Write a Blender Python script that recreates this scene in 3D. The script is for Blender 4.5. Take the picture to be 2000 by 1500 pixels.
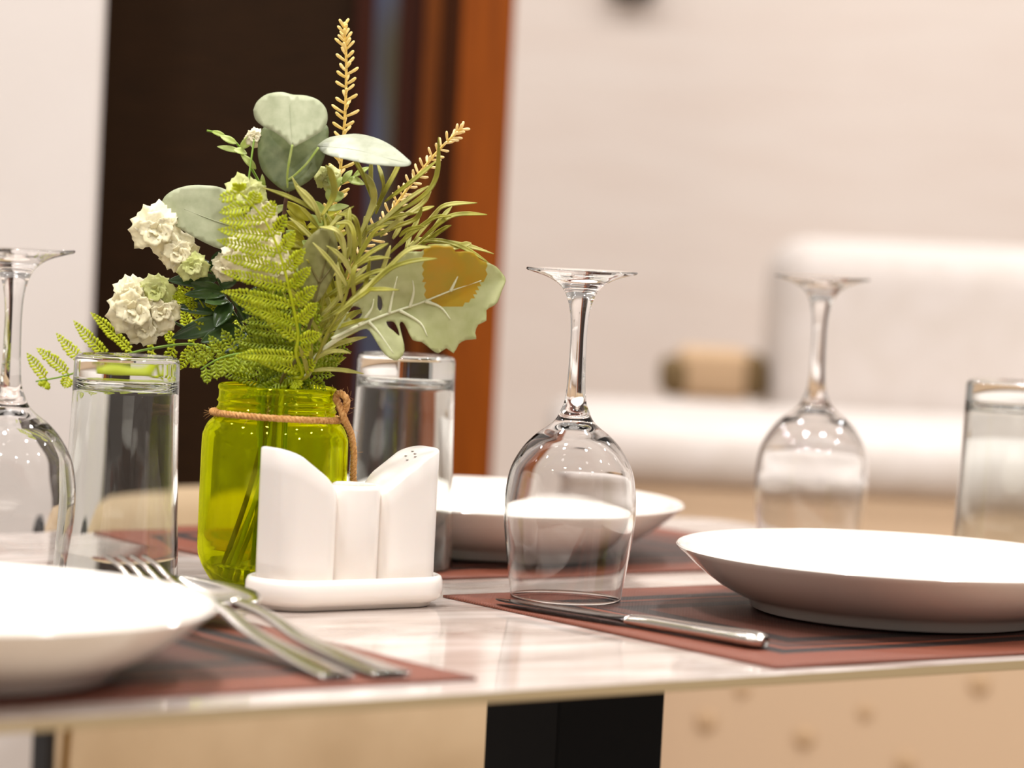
import bpy, bmesh, math, random
import numpy as np
from mathutils import Vector, Matrix, noise
from mathutils.geometry import delaunay_2d_cdt
random.seed(7)
for o in list(bpy.data.objects): bpy.data.objects.remove(o)
SC = bpy.context.scene
COL = SC.collection
T = 0.75                                   # table top height above the floor
# ------------------------------------------------------------------ camera
FPX, PITCH, ROLL, CH, YAW = 6387.86, .0538, .0503, .2339, .6431
cam = bpy.data.cameras.new('camera'); camo = bpy.data.objects.new('camera', cam); COL.objects.link(camo)
cam.sensor_width = 36; cam.sensor_fit = 'HORIZONTAL'; cam.lens = FPX/2000*36
cam.clip_start = .05; cam.clip_end = 60
_c, _s = math.cos(PITCH), math.sin(PITCH); _cr, _sr = math.cos(ROLL), math.sin(ROLL)
F_ = Vector((0, _c, -_s)); R0 = Vector((1, 0, 0)); U0 = Vector((0, _s, _c))
R_ = R0*_cr + U0*_sr; U_ = U0*_cr - R0*_sr
m = Matrix((R_, U_, -F_)).transposed().to_4x4(); m.translation = Vector((0, 0, CH+T))
camo.matrix_world = m
cam.dof.use_dof = True; cam.dof.focus_distance = 1.93; cam.dof.aperture_fstop = 4.3
SC.camera = camo
# ------------------------------------------------------------------ light and exposure
SC.view_settings.view_transform = 'Standard'; SC.view_settings.look = 'None'
SC.view_settings.gamma = 1; SC.view_settings.use_curve_mapping = False
SC.view_settings.exposure = 0.09
w = bpy.data.worlds.new('world'); SC.world = w; w.use_nodes = True
wb = w.node_tree.nodes['Background']; wb.inputs[0].default_value = (1.0, .90, .82, 1); wb.inputs[1].default_value = .33
def spot(x, y, z, e, size, col=(1, .93, .86), rot=(0, 0, 0)):
    l = bpy.data.lights.new('ceiling_or_added_lamp', 'AREA'); l.shape = 'DISK'; l.size = size; l.energy = e; l.color = col
    o = bpy.data.objects.new('ceiling_or_added_lamp', l); COL.objects.link(o); o.location = (x, y, z); o.rotation_euler = rot
    return o
for ix, x in enumerate((-1.6, -.5, .6, 1.7)):
    for iy, y in enumerate((.2, 1.5, 2.6, 3.9)):
        spot(x+.1*(iy % 2), y, 2.6, (12., 13., 9.6, 11.)[iy], .13, (1, .975, .955))
spot(-.25, 1.75, 2.3, 9, .10)
spot(.9, -1.2, 1.9, 9, .5, (.72, .84, 1), (math.radians(-65), 0, math.radians(20)))  # added cool light behind the camera, standing for an unseen window
cy = SC.cycles
cy.max_bounces = 14; cy.transmission_bounces = 14; cy.transparent_max_bounces = 12; cy.glossy_bounces = 6; cy.diffuse_bounces = 4
cy.caustics_refractive = True; cy.caustics_reflective = False
cy.sample_clamp_indirect = 6; cy.blur_glossy = .3
cy.use_denoising = True
# ------------------------------------------------------------------ geometry of the picture -> places
def ray(px, py):
    x, y = px-1000, py-750
    x, y = x*_cr+y*_sr, -x*_sr+y*_cr
    return Vector((x/FPX, _c-y/FPX*_s, -_s-y/FPX*_c))
def G(px, py, z=0.):                       # point on the plane z above the table top
    r = ray(px, py); t = (z-CH)/r.z
    return Vector((r.x*t, r.y*t, z+T))
def D(px, py, Y):                          # point at depth Y
    r = ray(px, py); t = Y/r.y
    return Vector((r.x*t, Y, CH+r.z*t+T))
E1 = Vector((math.cos(YAW), math.sin(YAW), 0)); E2 = Vector((-E1.y, E1.x, 0))
A0 = Vector((.1452, 1.6993, T))
def ST(s, t, z=0.): return A0 + E1*s + E2*t + Vector((0, 0, z))
def lin(c): 
    c = c/255.; return c/12.92 if c <= .04045 else ((c+.055)/1.055)**2.4
def rgb(r, g, b): return (lin(r), lin(g), lin(b), 1)
# ------------------------------------------------------------------ materials
def mat(name, col, rough=.5, metal=0., **kw):
    m = bpy.data.materials.new(name); m.use_nodes = True
    b = m.node_tree.nodes['Principled BSDF']
    b.inputs['Base Color'].default_value = col; b.inputs['Roughness'].default_value = rough; b.inputs['Metallic'].default_value = metal
    for k, v in kw.items(): b.inputs[k.replace('_', ' ')].default_value = v
    return m
def N(m, t, **kw):
    n = m.node_tree.nodes.new(t)
    for k, v in kw.items(): setattr(n, k, v)
    return n
def bs(m): return m.node_tree.nodes['Principled BSDF']
def L(m, a, b): m.node_tree.links.new(a, b)
def noisy(m, c1, c2, scale=8, stretch=(1, 1, 1), detail=4, lo=.35, hi=.65, bump=0., coord='Object'):
    tc = N(m, 'ShaderNodeTexCoord'); mp = N(m, 'ShaderNodeMapping'); mp.inputs['Scale'].default_value = stretch
    nz = N(m, 'ShaderNodeTexNoise'); nz.inputs['Scale'].default_value = scale; nz.inputs['Detail'].default_value = detail
    cr = N(m, 'ShaderNodeValToRGB'); cr.color_ramp.elements[0].position = lo; cr.color_ramp.elements[1].position = hi
    cr.color_ramp.elements[0].color = c1; cr.color_ramp.elements[1].color = c2
    L(m, tc.outputs[coord], mp.inputs[0]); L(m, mp.outputs[0], nz.inputs['Vector']); L(m, nz.outputs['Fac'], cr.inputs[0])
    L(m, cr.outputs[0], bs(m).inputs['Base Color'])
    if bump:
        bp = N(m, 'ShaderNodeBump'); bp.inputs['Strength'].default_value = bump; bp.inputs['Distance'].default_value = .001
        L(m, nz.outputs['Fac'], bp.inputs['Height']); L(m, bp.outputs[0], bs(m).inputs['Normal'])
    return cr
M = {}
M['wall'] = mat('wallpaper_cream', rgb(222, 200, 182), .85)
noisy(M['wall'], rgb(232, 218, 208), rgb(236, 224, 215), 6, (1, 1, 9))
M['plaster'] = mat('wall_plaster', rgb(228, 216, 204), .8); noisy(M['plaster'], rgb(210, 202, 197), rgb(214, 207, 203), 5)
M['floor'] = mat('floor_tile', rgb(190, 170, 150), .35); noisy(M['floor'], rgb(196, 178, 158), rgb(206, 190, 172), 4)
M['door'] = mat('door_veneer', rgb(44, 28, 15), .55); noisy(M['door'], rgb(36, 22, 9), rgb(46, 28, 12), 20, (1, 1, 12)); bs(M['door']).inputs['Specular IOR Level'].default_value = .1
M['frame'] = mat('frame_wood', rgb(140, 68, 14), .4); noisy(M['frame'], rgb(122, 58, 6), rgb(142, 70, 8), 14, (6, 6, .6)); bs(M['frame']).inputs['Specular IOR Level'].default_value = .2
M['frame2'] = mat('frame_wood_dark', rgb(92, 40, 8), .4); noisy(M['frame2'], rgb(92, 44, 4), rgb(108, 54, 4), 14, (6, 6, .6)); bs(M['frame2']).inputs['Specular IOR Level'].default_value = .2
M['frame4'] = mat('frame_wood_deep_brown', rgb(72, 34, 5), .5); bs(M['frame4']).inputs['Specular IOR Level'].default_value = .15  # deeper brown wood of one trim strip
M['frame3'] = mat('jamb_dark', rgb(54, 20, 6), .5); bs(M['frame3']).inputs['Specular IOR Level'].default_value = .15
M['strip_reflection'] = mat('glazing_strip_reflections', rgb(58, 68, 96), .4, 0.); noisy(M['strip_reflection'], rgb(62, 54, 30), rgb(60, 80, 130), 3, (1, 1, 1), 1, .42, .58)  # blue and olive reflections painted into the strip's colour
M['sofa'] = mat('sofa_cream', rgb(226, 208, 190), .9); noisy(M['sofa'], rgb(212, 202, 194), rgb(218, 209, 203), 30)
M['sofa_tan'] = mat('sofa_tan', rgb(204, 172, 136), .9); M['sofa_base_shaded'] = mat('sofa_base_shaded', rgb(202, 174, 144), .9); M['tuft'] = mat('tuft', rgb(190, 160, 126), .9)  # base tan holds the painted-in shade of the sofa's upright front
M['olive_dk'] = mat('cushion_dark', rgb(118, 96, 62), .9)
M['chair'] = mat('chair_fabric', rgb(190, 158, 112), .85); noisy(M['chair'], rgb(176, 151, 118), rgb(192, 168, 136), 9, bump=.1)
M['piping'] = mat('chair_piping', rgb(120, 84, 24), .7)
M['black'] = mat('black_metal', rgb(12, 14, 18), .35)
M['blackpaint'] = mat('black_powder_coat', rgb(5, 7, 12), .6); bs(M['blackpaint']).inputs['Specular IOR Level'].default_value = .12; bs(M['black']).inputs['Specular IOR Level'].default_value = .2
# polished stone top
m = M['marble'] = mat('polished_stone', rgb(205, 190, 178), .09); bs(m).inputs['Specular IOR Level'].default_value = .6
tc = N(m, 'ShaderNodeTexCoord'); mp = N(m, 'ShaderNodeMapping'); mp.inputs['Scale'].default_value = (2.0, 7, 1); mp.inputs['Rotation'].default_value = (0, 0, .35)
nz = N(m, 'ShaderNodeTexNoise'); nz.inputs['Scale'].default_value = 3.2; nz.inputs['Detail'].default_value = 9; nz.inputs['Roughness'].default_value = .62; nz.inputs['Distortion'].default_value = .9
cr = N(m, 'ShaderNodeValToRGB'); e = cr.color_ramp.elements
e[0].position = .30; e[0].color = rgb(140, 120, 108); e[1].position = .64; e[1].color = rgb(216, 206, 199)
e2 = cr.color_ramp.elements.new(.5); e2.color = rgb(188, 175, 166)
L(m, tc.outputs['Object'], mp.inputs[0]); L(m, mp.outputs[0], nz.inputs['Vector']); L(m, nz.outputs['Fac'], cr.inputs[0]); L(m, cr.outputs[0], bs(m).inputs['Base Color'])
M['edge'] = mat('stone_edge_shaded', rgb(178, 158, 122), .4)  # shade on the slab's side put into a darker stone colour
M['porcelain'] = mat('white_porcelain', rgb(242, 235, 226), .12); bs(M['porcelain']).inputs['Coat Weight'].default_value = .4
M['ceramic'] = mat('white_ceramic', rgb(240, 233, 226), .18); bs(M['ceramic']).inputs['Subsurface Weight'].default_value = .15; bs(M['ceramic']).inputs['Subsurface Radius'].default_value = (.01, .007, .005)
M['hole'] = mat('hole_dark', rgb(120, 110, 100), .8)
M['steel'] = mat('polished_steel', rgb(222, 217, 210), .2, 1.)
M['steel_dark_reflection'] = mat('blade_dark_reflection', rgb(70, 66, 66), .12, 1.)  # dark reflection on the blade put into a darker metal colour
def glass(name, col, ior=1.5, rough=0.):
    m = bpy.data.materials.new(name); m.use_nodes = True; nt = m.node_tree
    nt.nodes.remove(nt.nodes['Principled BSDF']); g = nt.nodes.new('ShaderNodeBsdfGlass')
    g.inputs['Color'].default_value = col; g.inputs['IOR'].default_value = ior; g.inputs['Roughness'].default_value = rough
    nt.links.new(g.outputs[0], nt.nodes['Material Output'].inputs[0]); return m
M['glass'] = glass('clear_glass', (.985, .985, .985, 1), 1.5)
M['glass2'] = glass('clear_thick_glass', (.97, .98, .975, 1), 1.5)
# green jar glass : tinted clear glass with a little translucent body
m = M['jar'] = bpy.data.materials.new('green_glass'); m.use_nodes = True; nt = m.node_tree
nt.nodes.remove(nt.nodes['Principled BSDF'])
g = nt.nodes.new('ShaderNodeBsdfGlass'); g.inputs['Color'].default_value = (.95, .98, .10, 1); g.inputs['IOR'].default_value = 1.5
tr = nt.nodes.new('ShaderNodeBsdfTranslucent'); tr.inputs['Color'].default_value = (.86, .92, .0, 1)
mx = nt.nodes.new('ShaderNodeMixShader'); mx.inputs[0].default_value = .15
nt.links.new(g.outputs[0], mx.inputs[1]); nt.links.new(tr.outputs[0], mx.inputs[2]); nt.links.new(mx.outputs[0], nt.nodes['Material Output'].inputs[0])
M['water'] = glass('water', (.97, .99, .95, 1), 1.33)
def leafmat(name, c1, c2, trans=.35, scale=120, rough=.45, tcol=None):
    m = mat(name, c1, rough); noisy(m, c1, c2, scale, detail=3, lo=.3, hi=.7)
    nt = m.node_tree; b = bs(m); out = nt.nodes['Material Output']
    t = nt.nodes.new('ShaderNodeBsdfTranslucent'); t.inputs[0].default_value = tcol or c2
    x = nt.nodes.new('ShaderNodeMixShader'); x.inputs[0].default_value = trans
    nt.links.new(b.outputs[0], x.inputs[1]); nt.links.new(t.outputs[0], x.inputs[2]); nt.links.new(x.outputs[0], out.inputs[0])
    return m
M['fern'] = leafmat('fern_lime', rgb(186, 200, 16), rgb(216, 222, 44), .45)
M['fern2'] = leafmat('fern_green', rgb(140, 158, 18), rgb(176, 190, 30), .4)
M['euc'] = leafmat('eucalyptus_pale', rgb(164, 170, 134), rgb(188, 192, 158), .2, 160)
M['eucd'] = leafmat('eucalyptus_dark', rgb(96, 108, 66), rgb(126, 134, 92), .15, 160)
M['eucw'] = leafmat('eucalyptus_silver', rgb(152, 156, 134), rgb(172, 175, 154), .05, 160)
M['euco'] = leafmat('eucalyptus_olive', rgb(128, 126, 70), rgb(150, 146, 92), .25, 160)
M['eucstem'] = mat('eucalyptus_stem', rgb(84, 52, 34), .6)
M['miller'] = leafmat('dusty_leaf', rgb(178, 182, 124), rgb(196, 198, 146), .3, 140)
M['millerb'] = leafmat('dusty_leaf_brown', rgb(196, 146, 14), rgb(176, 152, 30), .3, 90)
M['vein'] = mat('leaf_vein', rgb(214, 214, 178), .6)
M['veind'] = mat('leaf_vein_dark', rgb(92, 82, 32), .6)
M['rose'] = leafmat('needle_olive', rgb(136, 134, 34), rgb(176, 170, 62), .2, 90)
M['rose2'] = leafmat('needle_light', rgb(186, 184, 88), rgb(212, 206, 126), .25, 90)
M['spike'] = leafmat('spike_yellow', rgb(240, 216, 132), rgb(250, 232, 168), .35, 200)
M['spike2'] = leafmat('spike_peach', rgb(244, 218, 150), rgb(252, 236, 190), .35, 200)
M['spikestem'] = mat('spike_stem', rgb(234, 200, 108), .6)
M['stem'] = mat('green_stem', rgb(110, 142, 26), .5)
M['stemd'] = mat('green_stem_dark', rgb(62, 88, 26), .5)
M['petal'] = leafmat('petal_cream', rgb(240, 230, 188), rgb(250, 244, 216), .3, 60)
M['petalg'] = leafmat('petal_green', rgb(200, 206, 118), rgb(232, 232, 170), .3, 60)
M['dark'] = leafmat('dark_leaf', rgb(36, 62, 30), rgb(74, 100, 52), .12, 60, .25)
M['sprout'] = leafmat('sprout_leaf', rgb(176, 200, 90), rgb(220, 230, 160), .3, 100)
M['yellowg'] = leafmat('filler_yellow_green', rgb(190, 188, 52), rgb(216, 210, 96), .3, 100)
M['twine'] = mat('jute_twine', rgb(198, 146, 84), .9); noisy(M['twine'], rgb(180, 124, 64), rgb(216, 166, 106), 600, bump=.6)
# woven place mat
def matmat():
    m = mat('woven_vinyl', rgb(120, 64, 44), .5)
    tc = N(m, 'ShaderNodeTexCoord'); sp = N(m, 'ShaderNodeSeparateXYZ'); L(m, tc.outputs['Object'], sp.inputs[0])
    def math_(op, a, b=None):
        n = N(m, 'ShaderNodeMath', operation=op)
        for i, v in enumerate((a, b)):
            if v is None: continue
            if isinstance(v, (int, float)): n.inputs[i].default_value = v
            else: L(m, v, n.inputs[i])
        return n.outputs[0]
    dx = math_('SUBTRACT', .225, math_('ABSOLUTE', math_('SUBTRACT', sp.outputs[0], .225)))
    dy = math_('SUBTRACT', .15, math_('ABSOLUTE', math_('SUBTRACT', sp.outputs[1], .15)))
    d = math_('MINIMUM', dx, dy)
    cr = N(m, 'ShaderNodeValToRGB'); cr.color_ramp.interpolation = 'CONSTANT'
    e = cr.color_ramp.elements
    br, dk, md = rgb(126, 64, 42), rgb(38, 27, 24), rgb(84, 46, 34)
    e[0].position = 0; e[0].color = br; e[1].position = .36; e[1].color = dk
    for p, c in ((.50, br), (.56, dk), (.60, md), (.72, dk), (.86, md)):
        x = e.new(p); x.color = c
    L(m, math_('MULTIPLY', d, 10), cr.inputs[0])
    wv = N(m, 'ShaderNodeTexWave', wave_type='BANDS', bands_direction='DIAGONAL'); wv.inputs['Scale'].default_value = 260; L(m, tc.outputs['Object'], wv.inputs['Vector'])
    wv2 = N(m, 'ShaderNodeTexWave', wave_type='BANDS', bands_direction='Y'); wv2.inputs['Scale'].default_value = 240; L(m, tc.outputs['Object'], wv2.inputs['Vector'])
    f = math_('MULTIPLY', wv.outputs['Fac'], wv2.outputs['Fac'])
    mx = N(m, 'ShaderNodeMix', data_type='RGBA', blend_type='MULTIPLY'); mx.inputs['Factor'].default_value = 1
    g = N(m, 'ShaderNodeMapRange'); g.inputs['To Min'].default_value = .72; g.inputs['To Max'].default_value = 1.3; L(m, f, g.inputs[0])
    L(m, cr.outputs[0], mx.inputs[6]); L(m, g.outputs[0], mx.inputs[7]); L(m, mx.outputs[2], bs(m).inputs['Base Color'])
    bp = N(m, 'ShaderNodeBump'); bp.inputs['Strength'].default_value = .6; bp.inputs['Distance'].default_value = .0006
    L(m, f, bp.inputs['Height']); L(m, bp.outputs[0], bs(m).inputs['Normal'])
    return m
M['mat'] = matmat()
# ------------------------------------------------------------------ object helpers
def tag(o, label=None, cat=None, group=None, kind=None):
    if label: o['label'] = label
    if cat: o['category'] = cat
    if group: o['group'] = group
    if kind: o['kind'] = kind
    return o
def mesh(name, verts, faces, material, parent=None, smooth=True, mats=None, midx=None):
    me = bpy.data.meshes.new(name); me.from_pydata([tuple(v) for v in verts], [], faces)
    for mm in ([material] if mats is None else mats): me.materials.append(mm)
    if midx is not None: me.polygons.foreach_set('material_index', midx)
    if smooth: me.polygons.foreach_set('use_smooth', [True]*len(me.polygons))
    me.update()
    o = bpy.data.objects.new(name, me); COL.objects.link(o)
    if parent: o.parent = parent
    return o
def fromBM(name, b, material, parent=None, smooth=False):
    bmesh.ops.recalc_face_normals(b, faces=b.faces)
    me = bpy.data.meshes.new(name); b.to_mesh(me); b.free(); me.materials.append(material)
    if smooth: me.polygons.foreach_set('use_smooth', [True]*len(me.polygons))
    o = bpy.data.objects.new(name, me); COL.objects.link(o)
    if parent: o.parent = parent
    return o
def empty(name, loc, rz=0):
    o = bpy.data.objects.new(name, None); COL.objects.link(o); o.location = loc; o.rotation_euler = (0, 0, rz); o.empty_display_size = .02; return o
def autosmooth(o, ang=40):
    o.data.polygons.foreach_set('use_smooth', [True]*len(o.data.polygons))
    me = o.data; b = bmesh.new(); b.from_mesh(me)
    for e in b.edges:
        if len(e.link_faces) == 2 and e.calc_face_angle(0) > math.radians(ang): e.smooth = False
    b.to_mesh(me); b.free(); return o
def lathe(prof, n=96, sx=1., sy=1.):
    vs, fs = [], []; k = len(prof)
    ring = []
    for (r, z) in prof:
        if r < 1e-7: ring.append([len(vs)]); vs.append((0, 0, z))
        else:
            ring.append(list(range(len(vs), len(vs)+n)))
            vs += [(r*math.cos(2*math.pi*i/n)*sx, r*math.sin(2*math.pi*i/n)*sy, z) for i in range(n)]
    for a in range(k-1):
        p, q = ring[a], ring[a+1]
        for i in range(n):
            j = (i+1) % n
            if len(p) == 1 and len(q) == 1: continue
            if len(p) == 1: fs.append((p[0], q[j], q[i]))
            elif len(q) == 1: fs.append((p[i], p[j], q[0]))
            else: fs.append((p[i], p[j], q[j], q[i]))
    return vs, fs
def smoothprof(pts, sub=5):
    out = []; n = len(pts)
    for i in range(n-1):
        p0 = pts[max(i-1, 0)]; p1 = pts[i]; p2 = pts[i+1]; p3 = pts[min(i+2, n-1)]
        for k in range(sub):
            t = k/sub; t2 = t*t; t3 = t2*t
            out.append(tuple(.5*((2*p1[j])+(-p0[j]+p2[j])*t+(2*p0[j]-5*p1[j]+4*p2[j]-p3[j])*t2+(-p0[j]+3*p1[j]-3*p2[j]+p3[j])*t3) for j in range(len(p1))))
    out.append(tuple(pts[-1])); return out
def box(b, c, s, rot=0., bev=0., seg=3):
    r = bmesh.ops.create_cube(b, size=1)
    vs = r['verts']
    bmesh.ops.scale(b, vec=s, verts=vs)
    if bev:
        es = list({e for v in vs for e in v.link_edges})
        rr = bmesh.ops.bevel(b, geom=es+vs, offset=bev, segments=seg, profile=.5, affect='EDGES')
        vs = list({v for f in rr['faces'] for v in f.verts} | {v for v in vs if v.is_valid})
    bmesh.ops.rotate(b, cent=(0, 0, 0), matrix=Matrix.Rotation(rot, 3, 'Z'), verts=vs)
    bmesh.ops.translate(b, vec=c, verts=vs)
def tube(path, rad, n=8, cap=True):
    """path: list of Vector; rad: float or list -> verts, faces"""
    path = [Vector(p) for p in path]; k = len(path)
    if not hasattr(rad, '__len__'): rad = [rad]*k
    vs, fs = [], []; up = None
    for i, p in enumerate(path):
        t = (path[min(i+1, k-1)]-path[max(i-1, 0)]).normalized()
        if up is None:
            up = t.orthogonal().normalized()
        up = (up - t*up.dot(t)).normalized(); sd = t.cross(up)
        for j in range(n):
            a = 2*math.pi*j/n; vs.append(p+(up*math.cos(a)+sd*math.sin(a))*rad[i])
    for i in range(k-1):
        for j in range(n):
            j2 = (j+1) % n; fs.append((i*n+j, i*n+j2, (i+1)*n+j2, (i+1)*n+j))
    if cap: fs.append(tuple(range(n-1, -1, -1))); fs.append(tuple((k-1)*n+j for j in range(n)))
    return vs, fs
class MB:
    def __init__(s): s.v = []; s.f = []; s.m = []
    def add(s, vf, mi=0):
        o = len(s.v); s.v += [Vector(v) for v in vf[0]]; s.f += [tuple(i+o for i in f) for f in vf[1]]; s.m += [mi]*len(vf[1])
    def build(s, name, mats, parent=None, loc=None, thick=0):
        mats = mats if isinstance(mats, (list, tuple)) else [mats]
        v = s.v if loc is None else [p-loc for p in s.v]
        if parent is not None: pl = parent_world(parent); v = [p-pl for p in v]
        o = mesh(name, v, s.f, None, parent, True, mats, s.m)
        if thick:
            md = o.modifiers.new('solidify', 'SOLIDIFY'); md.thickness = thick; md.offset = 0
        return o
def parent_world(p):
    v = Vector(p.location)
    while p.parent: p = p.parent; v = v+Vector(p.location)
    return v
def smoothpath(pts, sub=6): return [Vector(p) for p in smoothprof([tuple(p) for p in pts], sub)]
# ------------------------------------------------------------------ setting
def struct(name, b, m, smooth=False):
    return tag(fromBM(name, b, m, None, smooth), kind='structure')
b = bmesh.new(); box(b, (.3, 2.4, -.02), (5.4, 7.6, .04)); struct('floor', b, M['floor'])
b = bmesh.new(); box(b, (1.4, 4.95, 1.35), (4.4, .1, 2.7)); struct('wall_back', b, M['wall'])
# white wall end on the left (its right edge is seen)
pr = D(174, 600, 2.72); b = bmesh.new(); box(b, (pr.x-.6, 2.72+.015, 1.35), (1.2, .03, 2.7), 0, .002); struct('wall_left', b, M['plaster'])
YD = 3.15
def vx(px): return D(px, 550, YD).x
def panel(name, x0, x1, y, m, t=.04, z1=2.7):
    b = bmesh.new(); box(b, ((vx(x0)+vx(x1))/2, y+t/2, z1/2), (vx(x1)-vx(x0), t, z1)); return b, m, name
for nm, x0, x1, y, mm, t in (('door_1', 60, 672, YD, 'door', .05), ('trim_1', 672, 708, YD-.012, 'frame3', .06), ('trim_2', 708, 756, YD-.008, 'strip_reflection', .03),
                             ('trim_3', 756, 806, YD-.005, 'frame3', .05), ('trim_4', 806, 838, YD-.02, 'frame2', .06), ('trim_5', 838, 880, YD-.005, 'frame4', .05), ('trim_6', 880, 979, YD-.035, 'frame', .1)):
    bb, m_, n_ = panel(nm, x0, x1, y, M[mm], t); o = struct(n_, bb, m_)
# small black fitting high on the far wall
b = bmesh.new(); p = D(1236, -26, 4.88); box(b, (p.x, 4.88, p.z+.005), (.068, .03, .045), 0, .008)
o = fromBM('wall_speaker', b, M['black']); tag(o, 'small black fitting on the cream wall at the top edge of the view', 'speaker')
# ------------------------------------------------------------------ sofa behind
def rb(name, c, s, m, parent, bev, rot=0, seg=5):
    b = bmesh.new(); box(b, Vector(c)-parent_world(parent), s, rot, bev, seg); o = fromBM(name, b, m, parent, True); return o
so = empty('sofa', (0.9, 3.9, 0)); tag(so, 'cream upholstered sofa, out of focus, standing behind the dining table', 'sofa')
pb = D(1522, 600, 3.75)
zt = D(1700, 472, 3.75).z
rb('backrest', (pb.x+.75, 3.75+.13, zt/2+.1), (1.5, .26, zt-.2), M['sofa'], so, .05)
za = D(1350, 768, 3.9).z
xs = D(1080, 850, 3.3).x
rb('seat_cushion', (xs+.95, 3.5, za-.03), (1.9, .48, .06), M['sofa'], so, .028)
rb('base', (xs+.95, 3.505, (za-.045)/2+.03), (1.88, .455, za-.11), M['sofa_base_shaded'], so, .03)
for (x, y, r) in ((1379, 1408, .011), (1571, 1440, .011), (1768, 1490, .011), (1913, 1335, .011), (1690, 1390, .008), (1450, 1345, .008)):
    p = D(x, y, 3.277); b = bmesh.new(); bmesh.ops.create_uvsphere(b, u_segments=16, v_segments=8, radius=r)
    bmesh.ops.scale(b, vec=(1, .5, 1), verts=b.verts); bmesh.ops.translate(b, vec=p-parent_world(so), verts=b.verts); fromBM('tuft_button', b, M['tuft'], so, True)
for sx in (.03, 1.8):
    rb('leg', (xs+sx+.03, 3.4, .05), (.05, .05, .1), M['black'], so, .005)
# tan cushion with dark ends behind the seat
cu = empty('cushion', (D(1375, 760, 3.86).x, 3.86, za)); tag(cu, 'tan box cushion with dark olive ends lying on the sofa beside its backrest', 'cushion')
p0, p1 = D(1322, 720, 3.86), D(1462, 720, 3.86); h = D(1380, 676, 3.86).z-za
rb('cushion_body', ((p0.x+p1.x)/2, 3.86, za+h/2-.002), (p1.x-p0.x, .1, h), M['sofa_tan'], cu, .012)
rb('end_panel', (p0.x-.004, 3.85, za+h*.38), (.032, .09, h*.75), M['olive_dk'], cu, .012)
rb('end_panel', (p1.x+.006, 3.85, za+h*.46), (.026, .09, h*.9), M['olive_dk'], cu, .012)
# ------------------------------------------------------------------ chair on the far side
def chair():
    p = D(88, 1450, 2.48); r = empty('dining_chair', (p.x, p.y, 0), YAW); 
    tag(r, 'tan upholstered chair with black edge trim on the far side of the table', 'chair')
    W = .5; Tt = .018; z0 = .28; z1 = T-.002
    # gently curved back shell, local x along the width, y away from the table
    def sec(x): 
        u = (x/W-.5)*2; return -.05*(abs(u)**2.5)+.0
    def curved(name, x0, x1, ya, yb, za, zb, m, nx=20, round_=.03):
        vs, fs = [], []
        prof = [(ya, za), (ya, zb-.02), (ya+.006, zb-.006), ((ya+yb)/2, zb), (yb-.006, zb-.006), (yb, zb-.02), (yb, za)]
        k = len(prof)
        for i in range(nx+1):
            x = x0+(x1-x0)*i/nx
            e = min(1, min(x-x0, x1-x0-(x-x0))/.05); dz = -(1-math.sqrt(max(0, 1-(1-e)**2)))*round_
            for (y, z) in prof: vs.append((x, y+sec(x)+.05, z+(dz if z > za+.05 else 0)))
        for i in range(nx):
            for j in range(k):
                j2 = (j+1) % k; fs.append((i*k+j, (i+1)*k+j, (i+1)*k+j2, i*k+j2))
        fs.append(tuple(range(k))); fs.append(tuple(nx*k+j for j in range(k-1, -1, -1)))
        return autosmooth(mesh(name, vs, fs, m, r), 50)
    curved('backrest', .011, W, 0, Tt, z0, z1, M['chair'])
    curved('edge_trim', 0, .010, -.003, Tt+.002, z0, z1-.012, M['black'], 4, .0)
    v, f = tube([Vector((.024+.002*math.sin(i), sec(.024)+.048, z0+(z1-.03-z0)*i/10)) for i in range(11)], .003, 8); mesh('piping', v, f, M['piping'], r)
    b = bmesh.new(); box(b, (W/2, -.18, .43), (W-.06, .42, .1), 0, .03, 4); fromBM('seat', b, M['chair'], r, True)
    for x in (.05, W-.05):
        for y in (-.34, .04):
            v, f = tube([(x, y, 0.0), (x, y, .39)], [.009, .014], 12); autosmooth(mesh('leg', v, f, M['black'], r))
chair()
# ------------------------------------------------------------------ table
tb = empty('dining_table', ST(-.09, .335, -T), YAW)
tag(tb, 'dining table with thin polished grey beige stone top on black square legs', 'table')
S0, S1, T0, T1 = -.72, .522, -.0115, .682; TH = .0062
def outline():
    pts = []
    R = .05
    for (cx, cyy, a0) in ((S1-R, T0+.012, -90), (S1-R, T1-R, 0), (S0+R, T1-R, 90), (S0+R, T0+.012, 180)):
        rr = R if cyy > .1 else .012
        c = (cx if rr == R else (S1-rr if cx > 0 else S0+rr))
        for k in range(9):
            a = math.radians(a0+90*k/8); pts.append((c+rr*math.cos(a), cyy+rr*math.sin(a)))
    return pts
pts = outline(); off = (-.09, .335)
vs = []; n = len(pts)
for (dz, ins) in ((0, .0008), (-.0008, 0), (-TH+.0008, 0), (-TH, .0008)):
    for (s, t) in pts:
        cs, ct = s-(-.1), t-.33; k = 1-ins/.4
        vs.append(((-.1+cs*k)-off[0], (.33+ct*k)-off[1], T+dz))
fs = [tuple(range(n)), tuple(3*n+i for i in range(n-1, -1, -1))]; mi = [0, 1]
for k in range(3):
    for i in range(n):
        j = (i+1) % n; fs.append((k*n+i, (k+1)*n+i, (k+1)*n+j, k*n+j)); mi.append(0 if k == 0 else 1)
o = mesh('tabletop', vs, fs, None, tb, False, [M['marble'], M['edge']], mi)
for s in (.132, -.64):
    b = bmesh.new(); box(b, (s-off[0], 0, (T-TH)/2-.0005), (.084, .075, T-TH-.001), 0, .0015, 2); fromBM('leg', b, M['blackpaint'], tb)
b = bmesh.new(); box(b, (-.254-off[0], 0, .3), (.68, .03, .05), 0, .002, 2); fromBM('stretcher', b, M['blackpaint'], tb)
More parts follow.
